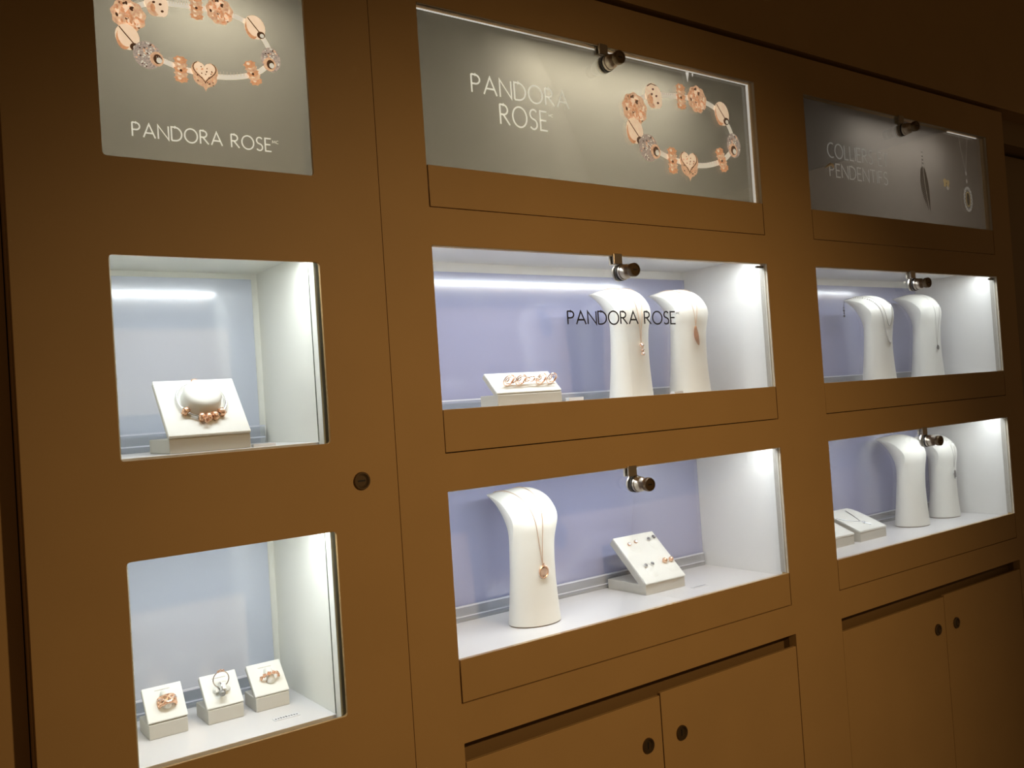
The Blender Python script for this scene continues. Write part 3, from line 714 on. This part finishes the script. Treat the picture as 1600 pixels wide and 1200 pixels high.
class Pad:
    def __init__(s, name, label, x0, x1, yf, zf, p1, p2, yb, base_h, group, base_yb=None, base_x=None, th=.004, body=.006):
        s.x0, s.x1, s.p1, s.p2 = x0, x1, p1, p2
        s.o = Vector(((x0 + x1) / 2, yf, zf)); s.t = thing(name, label, 'jewelry display', s.o, group)
        a = math.atan2(p2[1] - p1[1], p2[0] - p1[0]); s.tan = Vector((0, math.cos(a), math.sin(a))); s.n = Vector((0, -math.sin(a), math.cos(a))); s.a = a
        base_yb = base_yb or yb
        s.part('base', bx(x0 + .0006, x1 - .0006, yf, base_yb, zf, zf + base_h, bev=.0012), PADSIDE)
        q2 = (p1[0] + .5 * (p2[0] - p1[0]) + body * .8, p1[1] + .5 * (p2[1] - p1[1]) - body * 1.3 - .002)
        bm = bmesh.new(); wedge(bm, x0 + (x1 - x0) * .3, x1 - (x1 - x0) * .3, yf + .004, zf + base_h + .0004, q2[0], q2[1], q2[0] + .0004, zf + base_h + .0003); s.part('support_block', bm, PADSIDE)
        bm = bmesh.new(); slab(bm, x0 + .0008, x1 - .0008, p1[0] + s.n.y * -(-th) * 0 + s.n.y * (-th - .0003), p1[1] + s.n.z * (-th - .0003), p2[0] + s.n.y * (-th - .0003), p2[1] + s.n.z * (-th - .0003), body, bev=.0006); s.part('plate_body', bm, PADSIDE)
        bm = bmesh.new(); slab(bm, x0, x1, p1[0], p1[1], p2[0], p2[1], th); s.plate = s.part('slanted_plate', bm, PAD)
    def part(s, name, bm, m, parent=None, **k):
        bmesh.ops.translate(bm, verts=bm.verts, vec=-s.o); return obj(name, bm, m, parent or s.t, **k)
    def P(s, x, d, off=0.0):
        return Vector((x, s.p1[0], s.p1[1])) + s.tan * d + s.n * off
    def item(s, name, label, cat, x, d, off=0.0, group=None):
        loc = s.P(x, d, off); t = thing(name, label, cat, loc, group); return t, loc
def at(bm, loc):
    bmesh.ops.translate(bm, verts=bm.verts, vec=-Vector(loc)); return bm
RG = 'ring display blocks'
r1 = Pad('ring_block', 'leftmost white ring block, holding a wide woven rose band', -.4203, -.3675, .1235, 1.0805, (.1230, 1.1035), (.1530, 1.1435), .177, .0200, RG)
r2 = Pad('ring_block', 'middle one of three white ring blocks, holding an upright thin ring', -.3413, -.2891, .1230, 1.0805, (.1225, 1.1030), (.1560, 1.1415), .179, .0200, RG)
r3 = Pad('ring_block', 'rightmost white ring block, holding an arched floral ring', -.2719, -.2204, .1235, 1.0805, (.1230, 1.1030), (.1580, 1.1410), .173, .0200, RG)
for r in (r1, r2, r3):    # slit and folded mount on every block
    xc = (r.x0 + r.x1) / 2; bm = bmesh.new()
    a = r.P(xc - .010, .0435, .0002); b = r.P(xc + .010, .0435, .0002); tube(bm, [a, b], .0005, 5)
    r.part('slit', bm, PADSIDE)
def roll(r, xc, d, w=.0065, h=.011):
    bm = bmesh.new(); tube(bm, [r.P(xc, d - .006, .0005), r.P(xc, d - .005, h * .30), r.P(xc, d, h * .45), r.P(xc, d + .008, h * .40), r.P(xc, d + .010, .001)], w, 14, radii=[w, w, w * .95, w, w])
    r.part('ring_roll', bm, PAD, smooth=True)
# wide woven band
roll(r1, -.3918, .026)
t, loc = r1.item('ring', 'wide woven rose ring on the left ring block', 'ring', -.3915, .024, .001, 'rings on the blocks')
def ring_arc(r, loc, R, a0, a1, n, dd=0.0, zoff=0.0):
    return [loc + Vector((1, 0, 0)) * (R * math.cos(a)) + r.n * (R * math.sin(a) + zoff) + r.tan * (dd(a) if callable(dd) else dd) for a in [a0 + (a1 - a0) * k / n for k in range(n + 1)]]
bm = bmesh.new()
for ph in range(3):
    tube(bm, ring_arc(r1, loc, .0118, -.25, PI + .25, 30, lambda a, ph=ph: .0048 * math.sin(3 * a + ph * 2 * PI / 3)), .0015, 8)
for dd in (-.0062, .0062): tube(bm, ring_arc(r1, loc, .0112, -.25, PI + .25, 30, dd), .0011, 8)
obj('band', at(bm, loc), ROSE, t, smooth=True)
bm = bmesh.new()
for k in range(11):
    a = .3 + k * .25; ball(bm, loc + Vector((1, 0, 0)) * .0135 * math.cos(a) + r1.n * .0135 * math.sin(a) + r1.tan * .003 * math.sin(3 * a), .0009, sub=1)
obj('stones', at(bm, loc), GEM, t)
# upright ring with pearl
bm = bmesh.new(); tube(bm, [r2.P(-.3155, .030, .001), r2.P(-.3155, .026, .010), r2.P(-.3165, .016, .013)], .0050, 14, radii=[.0052, .005, .0042]); r2.part('ring_roll', bm, PAD, smooth=True)
bm = bmesh.new()
for sx in (-1, 1): tube(bm, [r2.P(-.3155 + sx * .008, .024, .001), r2.P(-.3165 + sx * .0075, .021, .008)], .0035, 10, radii=[.0045, .0025])
r2.part('mount_fingers', bm, PAD, smooth=True)
t, loc = r2.item('ring', 'thin ring standing upright with small flowers on top of the middle block', 'ring', -.3158, .036, .010, 'rings on the blocks')
bm = bmesh.new(); tube(bm, [loc + Vector((.0112 * math.cos(a), -.002, .0112 * math.sin(a))) for a in [2 * PI * k / 36 for k in range(36)]], .0008, 8, True)
obj('band', at(bm, loc), DKSILVER if False else mat('warm_silver', (.62, .52, .44), .2, 1.0), t, smooth=True)
bm = bmesh.new()
for dx in (-.0035, 0, .0035):
    c = loc + Vector((dx, -.002, .0125 - abs(dx) * .25))
    for k in range(5): ball(bm, c + Vector((.0013 * math.cos(k * 1.257), -.0003, .0013 * math.sin(k * 1.257))), .0009, sub=1)
obj('flowers', at(bm, loc), ROSE, t, smooth=True)
t, loc = r2.item('ring', 'ring seen end on with a round grey pearl, on the middle ring block', 'ring', -.3192, .0135, .012, 'rings on the blocks')
bm = bmesh.new(); ball(bm, loc, .0047, sub=3); obj('pearl', at(bm, loc), PEARL, t, smooth=True)
bm = bmesh.new(); tube(bm, [loc + r2.tan * (.009 + .009 * math.cos(a)) + r2.n * (.009 * math.sin(a) - .004) for a in [2 * PI * k / 30 for k in range(30)]], .0008, 8, True); obj('band', at(bm, loc), SILVER, t, smooth=True)
# arched floral ring
roll(r3, -.2440, .026, .0060)
t, loc = r3.item('ring', 'arched rose ring of small flowers on the right ring block', 'ring', -.2440, .0245, .001, 'rings on the blocks')
bm = bmesh.new(); tube(bm, ring_arc(r3, loc, .0125, -.1, PI + .1, 26), .0009, 8)
obj('band', at(bm, loc), ROSE, t, smooth=True)
bm = bmesh.new()
for j in range(6):
    a = .25 + j * .53; c = loc + Vector((1, 0, 0)) * .0138 * math.cos(a) + r3.n * .0138 * math.sin(a)
    u = Vector((-math.sin(a), 0, 0)) + r3.n * math.cos(a)
    for k in range(5): ball(bm, c + u * .0022 * math.cos(k * 1.257) + r3.tan * .0022 * math.sin(k * 1.257), .0015, sub=1)
    ball(bm, c, .0014, sub=1)
obj('flowers', at(bm, loc), ROSE, t, smooth=True)

# bracelet pad, left upper case
bp = Pad('bracelet_pad', 'white slanted pad with round mount and charm bracelet, upper left case', -.393, -.283, .045, 1.4665, (.0425, 1.4895), (.1085, 1.5660), .145, .0195, None)
bm = bmesh.new(); lathe(bm, [(.0270, .0005), (.0262, .006), (.0255, .014), (.0235, .018), (.019, .0200), (0, .0205)], bp.P(-.3372, .0600), bp.n, 40); bp.part('round_mount', bm, PAD, smooth=50)
t, loc = bp.item('bracelet', 'silver bangle with rose charms around a round mount, upper left case', 'bracelet', -.3372, .0590, 0)
def circ(a, R=.0330, off=.0048): return loc + Vector((1, 0, 0)) * R * math.cos(a) + bp.tan * R * math.sin(a) + bp.n * off
bm = bmesh.new(); tube(bm, [circ(2 * PI * k / 48) for k in range(48)], .0013, 8, True); obj('bangle', at(bm, loc), SILVER, t, smooth=True)
bm = bmesh.new(); c = circ(PI * .52); lathe(bm, [(0, -.005), (.0038, -.004), (.0048, 0), (.0038, .004), (0, .005)], c, (1, 0, 0), 16); obj('clasp', at(bm, loc), ROSE, t, smooth=True)
for deg in (218, 257, 273, 289, 309):
    a = math.radians(deg); c = circ(a); tg = Vector((1, 0, 0)) * -math.sin(a) + bp.tan * math.cos(a)
    bm = bmesh.new(); lathe(bm, [(.0022, -.0042), (.0044, -.0036), (.0058, -.0018), (.0061, 0), (.0058, .0018), (.0044, .0036), (.0022, .0042)], c, tg, 20)
    for q in range(9):
        a2 = q * 2 * PI / 9; o1 = tg.orthogonal().normalized(); o2 = tg.cross(o1)
        ball(bm, c + (o1 * math.cos(a2) + o2 * math.sin(a2)) * .0057 + tg * .002 * (-1) ** q, .0013, sub=1)
    obj('charm_bead', at(bm, loc), ROSE, t, smooth=True)
bm = bmesh.new(); a = math.radians(266); c = circ(a, .0400, .007)
for q in range(5): ball(bm, c + Vector((.0022 * math.cos(q * 1.257), -.001, .0026 * math.sin(q * 1.257))), .0020, sub=1)
obj('hanging_charm', at(bm, loc), ROSE, t, smooth=True)

# swirl bracelet pad, middle upper case
sp = Pad('bracelet_pad', 'low white slanted pad holding a swirl bracelet, upper middle case', .1456, .2850, .060, 1.487, (.0600, 1.5210), (.0960, 1.5560), .112, .0310, None, th=.003, body=.007)
t, loc = sp.item('bracelet', 'openwork rose swirl bracelet on the low pad, upper middle case', 'bracelet', .2215, .026, 0)
bm = bmesh.new()
def loopp(xc, d, R, h, tilt, n=26, turns=1.0, squeeze=.55):
    out = []
    for k in range(n + 1):
        a = 2 * PI * turns * k / n + tilt
        out.append(sp.P(xc + R * math.cos(a), d + R * .35 * math.sin(a + .8), h + R * squeeze * math.sin(a)))
    return out
for i, xc in enumerate((.1770, .2025, .2470, .2700)):
    h = .0095
    tube(bm, loopp(xc, .020, .0128, h, .4, squeeze=.68), .0011, 6); tube(bm, loopp(xc + .001, .020, .0088, h, 1.2, turns=.85, squeeze=.6), .0009, 6)
    tube(bm, loopp(xc - .002, .023, .0050, h - .001, 2.2, turns=.8, squeeze=.7), .0009, 6)
for xa, xb in ((.206, .245), (.188, .200)):
    tube(bm, [sp.P(xa + (xb - xa) * k / 10, .02, .002 + .0145 * k / 10) for k in range(11)], .0009, 6); tube(bm, [sp.P(xa + (xb - xa) * k / 10, .022, .0165 - .0145 * k / 10) for k in range(11)], .0009, 6)
tube(bm, [sp.P(.2254 + .009 * math.cos(a), .021, .009 + .006 * math.sin(a)) for a in [2 * PI * k / 20 for k in range(20)]], .0009, 6, True)
obj('swirl_band', at(bm, loc), mat('pale_rose_gold', (.92, .66, .50), .2, 1.0), t, smooth=True)
bm = bmesh.new()
for i, xc in enumerate((.1770, .2025, .2254, .2470, .2700)):
    for k in range(7):
        a = .3 + k * .38; ball(bm, sp.P(xc + .0128 * math.cos(a), .018, .0095 + .0087 * math.sin(a)), .0009, sub=1)
obj('stones', at(bm, loc), GEM, t, smooth=True)

# earring pad, middle lower case
ep = Pad('earring_pad', 'steep white pad with four pairs of earrings, lower middle case', 0.4992, .6094, .1080, 1.112, (.1050, 1.1345), (.1930, 1.2160), .150, .0195, None, base_yb=.218, body=.013)
for (x, d) in ((.5363, .084), (.5900, .086), (.5363, .025), (.5900, .025)):
    bm = bmesh.new(); lathe(bm, [(0, .0003), (.0125, .0003), (.0135, .0), (.0135, -.0005)], ep.P(x, d), ep.n, 32); ep.part('scoop', bm, PAD, smooth=True)
EG = 'stud earrings on the slanted pad'
for (x, d, m, r, lab) in (
        (.5262, .0973, ROSE, .0040, 'rose stud earring, left of the upper left pair'), (.5464, .1004, ROSE, .0040, 'rose stud earring, right of the upper left pair'),
        (.5826, .1004, SILVER, .0044, 'silver stud earring, left of the upper right pair'), (.5990, .1030, SILVER, .0046, 'silver stud earring, right of the upper right pair'),
        (.5280, .0403, SILVER, .0040, 'silver stud earring, left of the lower left pair'), (.5466, .0414, SILVER, .0041, 'silver stud earring, right of the lower left pair'),
        (.5810, .0417, ROSE, .0055, 'round rose ball earring, left of the lower right pair'), (.5985, .0414, ROSE, .0052, 'round rose ball earring, right of the lower right pair')):
    t, loc = ep.item('stud_earring', lab + ' on the steep pad', 'earring', x, d, 0, EG)
    bm = bmesh.new()
    if r > .005:
        ball(bm, loc + ep.n * r * .8, r, sub=3)
    else:
        lathe(bm, [(0, 0), (r * .7, 0), (r, .0015), (r, .0030), (r * .85, .0038)], loc, ep.n, 20)
        for k in range(8):
            o1 = Vector((1, 0, 0)); ball(bm, loc + ep.n * .0036 + (o1 * math.cos(k * PI / 4) + ep.tan * math.sin(k * PI / 4)) * r * .88, r * .2, sub=1)
    obj('setting', at(bm, loc), m, t, smooth=True)
    if r < .005:
        bm = bmesh.new(); lathe(bm, [(r * .8, .0032), (r * .62, .0048), (0, .0054)], loc, ep.n, 12); obj('stone', at(bm, loc), GEM if m is ROSE else DKSILVER, t)

# flat necklace boxes, right lower case
def flat_pad(label, x0, x1):
    o = Vector(((x0 + x1) / 2, .1040, 1.112)); t = thing('necklace_pad', label, 'jewelry display', o, 'necklace pads')
    prof = [(.104, 1.1375), (.150, 1.1560), (.180, 1.1672), (.200, 1.1725), (.212, 1.1735), (.2185, 1.170)]
    bm = bmesh.new(); L = prof + [(.2185, 1.1120), (.104, 1.1120)]
    a = [bm.verts.new((x0 + .001, p[0], p[1] - (.004 if i < 6 else 0))) for i, p in enumerate(L)]; b = [bm.verts.new((x1 - .001, p[0], p[1] - (.004 if i < 6 else 0))) for i, p in enumerate(L)]
    bm.faces.new(a); bm.faces.new(b[::-1])
    for i in range(len(L)): bm.faces.new((a[i], a[(i + 1) % len(L)], b[(i + 1) % len(L)], b[i]))
    obj('base', at(bm, o), PADSIDE, t)
    bm = bmesh.new(); Lp = [(p[0] - .0008, p[1] + .0006) for p in prof] + [(p[0] - .0008, p[1] - .0032) for p in prof[::-1]]
    a = [bm.verts.new((x0, *p)) for p in Lp]; b = [bm.verts.new((x1, *p)) for p in Lp]
    bm.faces.new(a); bm.faces.new(b[::-1])
    for i in range(len(Lp)): bm.faces.new((a[i], a[(i + 1) % len(Lp)], b[(i + 1) % len(Lp)], b[i]))
    obj('plate', at(bm, o), PAD, t, smooth=30)
    return t
flat_pad('white flat necklace pad cut off by the case edge, lower right case', 1.0745, 1.1858)
flat_pad('white flat necklace pad holding a thin silver chain and cross, lower right case', 1.2105, 1.3217)
t = thing('necklace', 'thin silver necklace with a small cross on a flat pad, lower right case', 'necklace', (1.266, .13, 1.15))
bm = bmesh.new()
def fz(yv): return 1.1375 + (yv - .104) * .402 + .0012
tube(bm, [(1.213, .168, fz(.168)), (1.235, .150, fz(.150)), (1.262, .1400, fz(.140)), (1.268, .139, fz(.139))], .0010, 6); tube(bm, [(1.285, .19, fz(.19)), (1.280, .168, fz(.168)), (1.268, .139, fz(.139))], .0010, 6)
obj('chain', at(bm, t.location), DKSILVER, t, smooth=True)
bm = bmesh.new(); c0 = Vector((1.270, .137, fz(.137))); c1 = Vector((1.281, .118, fz(.118))); tube(bm, [c0, c1], .0020, 6)
cm = c0.lerp(c1, .3); u = Vector((.86, .5, .2)).normalized(); tube(bm, [cm - u * .007, cm + u * .007], .0018, 6)
obj('cross', at(bm, t.location), DKSILVER, t, smooth=True)
bm = bmesh.new(); ball(bm, (1.098, .130, fz(.130) + .001), .003, sub=2); tube(bm, [(1.08, .160, fz(.16)), (1.098, .130, fz(.13))], .0006, 5)
o = obj('pendant_charm', bm, DKSILVER, smooth=True); tag(o, 'small dark pendant charm lying on the cut-off flat pad, lower right case', 'pendant')

# ================================================================== LABEL CARDS
def label_card(lab, x0, x1, y0, y1, z, ang=0, th=.0012, ink=True, tall=False):
    xc, yc = (x0 + x1) / 2, (y0 + y1) / 2; t = thing('label_card', lab, 'label', (xc, yc, z), 'small label cards'); w, h = (x1 - x0) / 2, (y1 - y0) / 2
    bm = bmesh.new(); box(bm, -w, w, -h, h, 0, th, bev=.0003)
    obj('card', bm, CARD, t)
    bm = bmesh.new(); rnd = random.Random(int(x0 * 1e4)); n = 9
    for k in range(n):
        xx = -w * .82 + 1.64 * w * k / (n - 1)
        if rnd.random() < .85: box(bm, xx - .0013, xx + .0009, -h * .45, h * rnd.uniform(-.1, .5), th, th + .0001)
        box(bm, xx - .0012, xx + .0014, -h * .1, h * .12, th, th + .0001)
    obj('print', bm, GREYINK, t)
    t.rotation_euler = (0, 0, ang)
    return t
label_card('small printed label lying on the floor of the lower left case', -.2660, -.2285, .066, .078, 1.0805, -.02)
label_card('small pale label on the floor of the lower middle case', .6020, .6400, .076, .088, 1.112, -.02)
label_card('clear label block beside the charm bracelet pad, left upper case', -.2790, -.2470, .048, .058, 1.4665, 0, th=.004)
label_card('white label block right of the swirl bracelet pad, upper middle case', .2960, .3300, .055, .065, 1.487, 0, th=.0185)
label_card('white label block at the foot of the feather pendant bust, upper middle case', .5450, .5700, .040, .050, 1.487, 0, th=.017)
# ================================================================== CEILING LAMP
cl = thing('ceiling_spotlight', 'cylindrical track spotlight hanging from the ceiling', 'lamp', (.342, -2.286, 2.42))
q = Vector((-.07, 2.286, -1.48)).normalized()
bm = bmesh.new(); lathe(bm, [(.048, -.01), (.052, .02), (.052, -.12), (.044, -.135), (0, -.135)][1:], (0, 0, 0), q, 28); obj('lamp_housing', bm, ALU, cl, smooth=True)
bm = bmesh.new(); tube(bm, [-q * .07, (0, -.06, .36)], .006, 10); obj('stem', bm, ALU, cl)
bm = bmesh.new(); lathe(bm, [(0, -.06), (.045, -.06)], (0, 0, 0), q, 28); obj('lamp_glass', bm, emit('warm_lamp', (1, .66, .32), 5), cl)
bpy.context.view_layer.update()
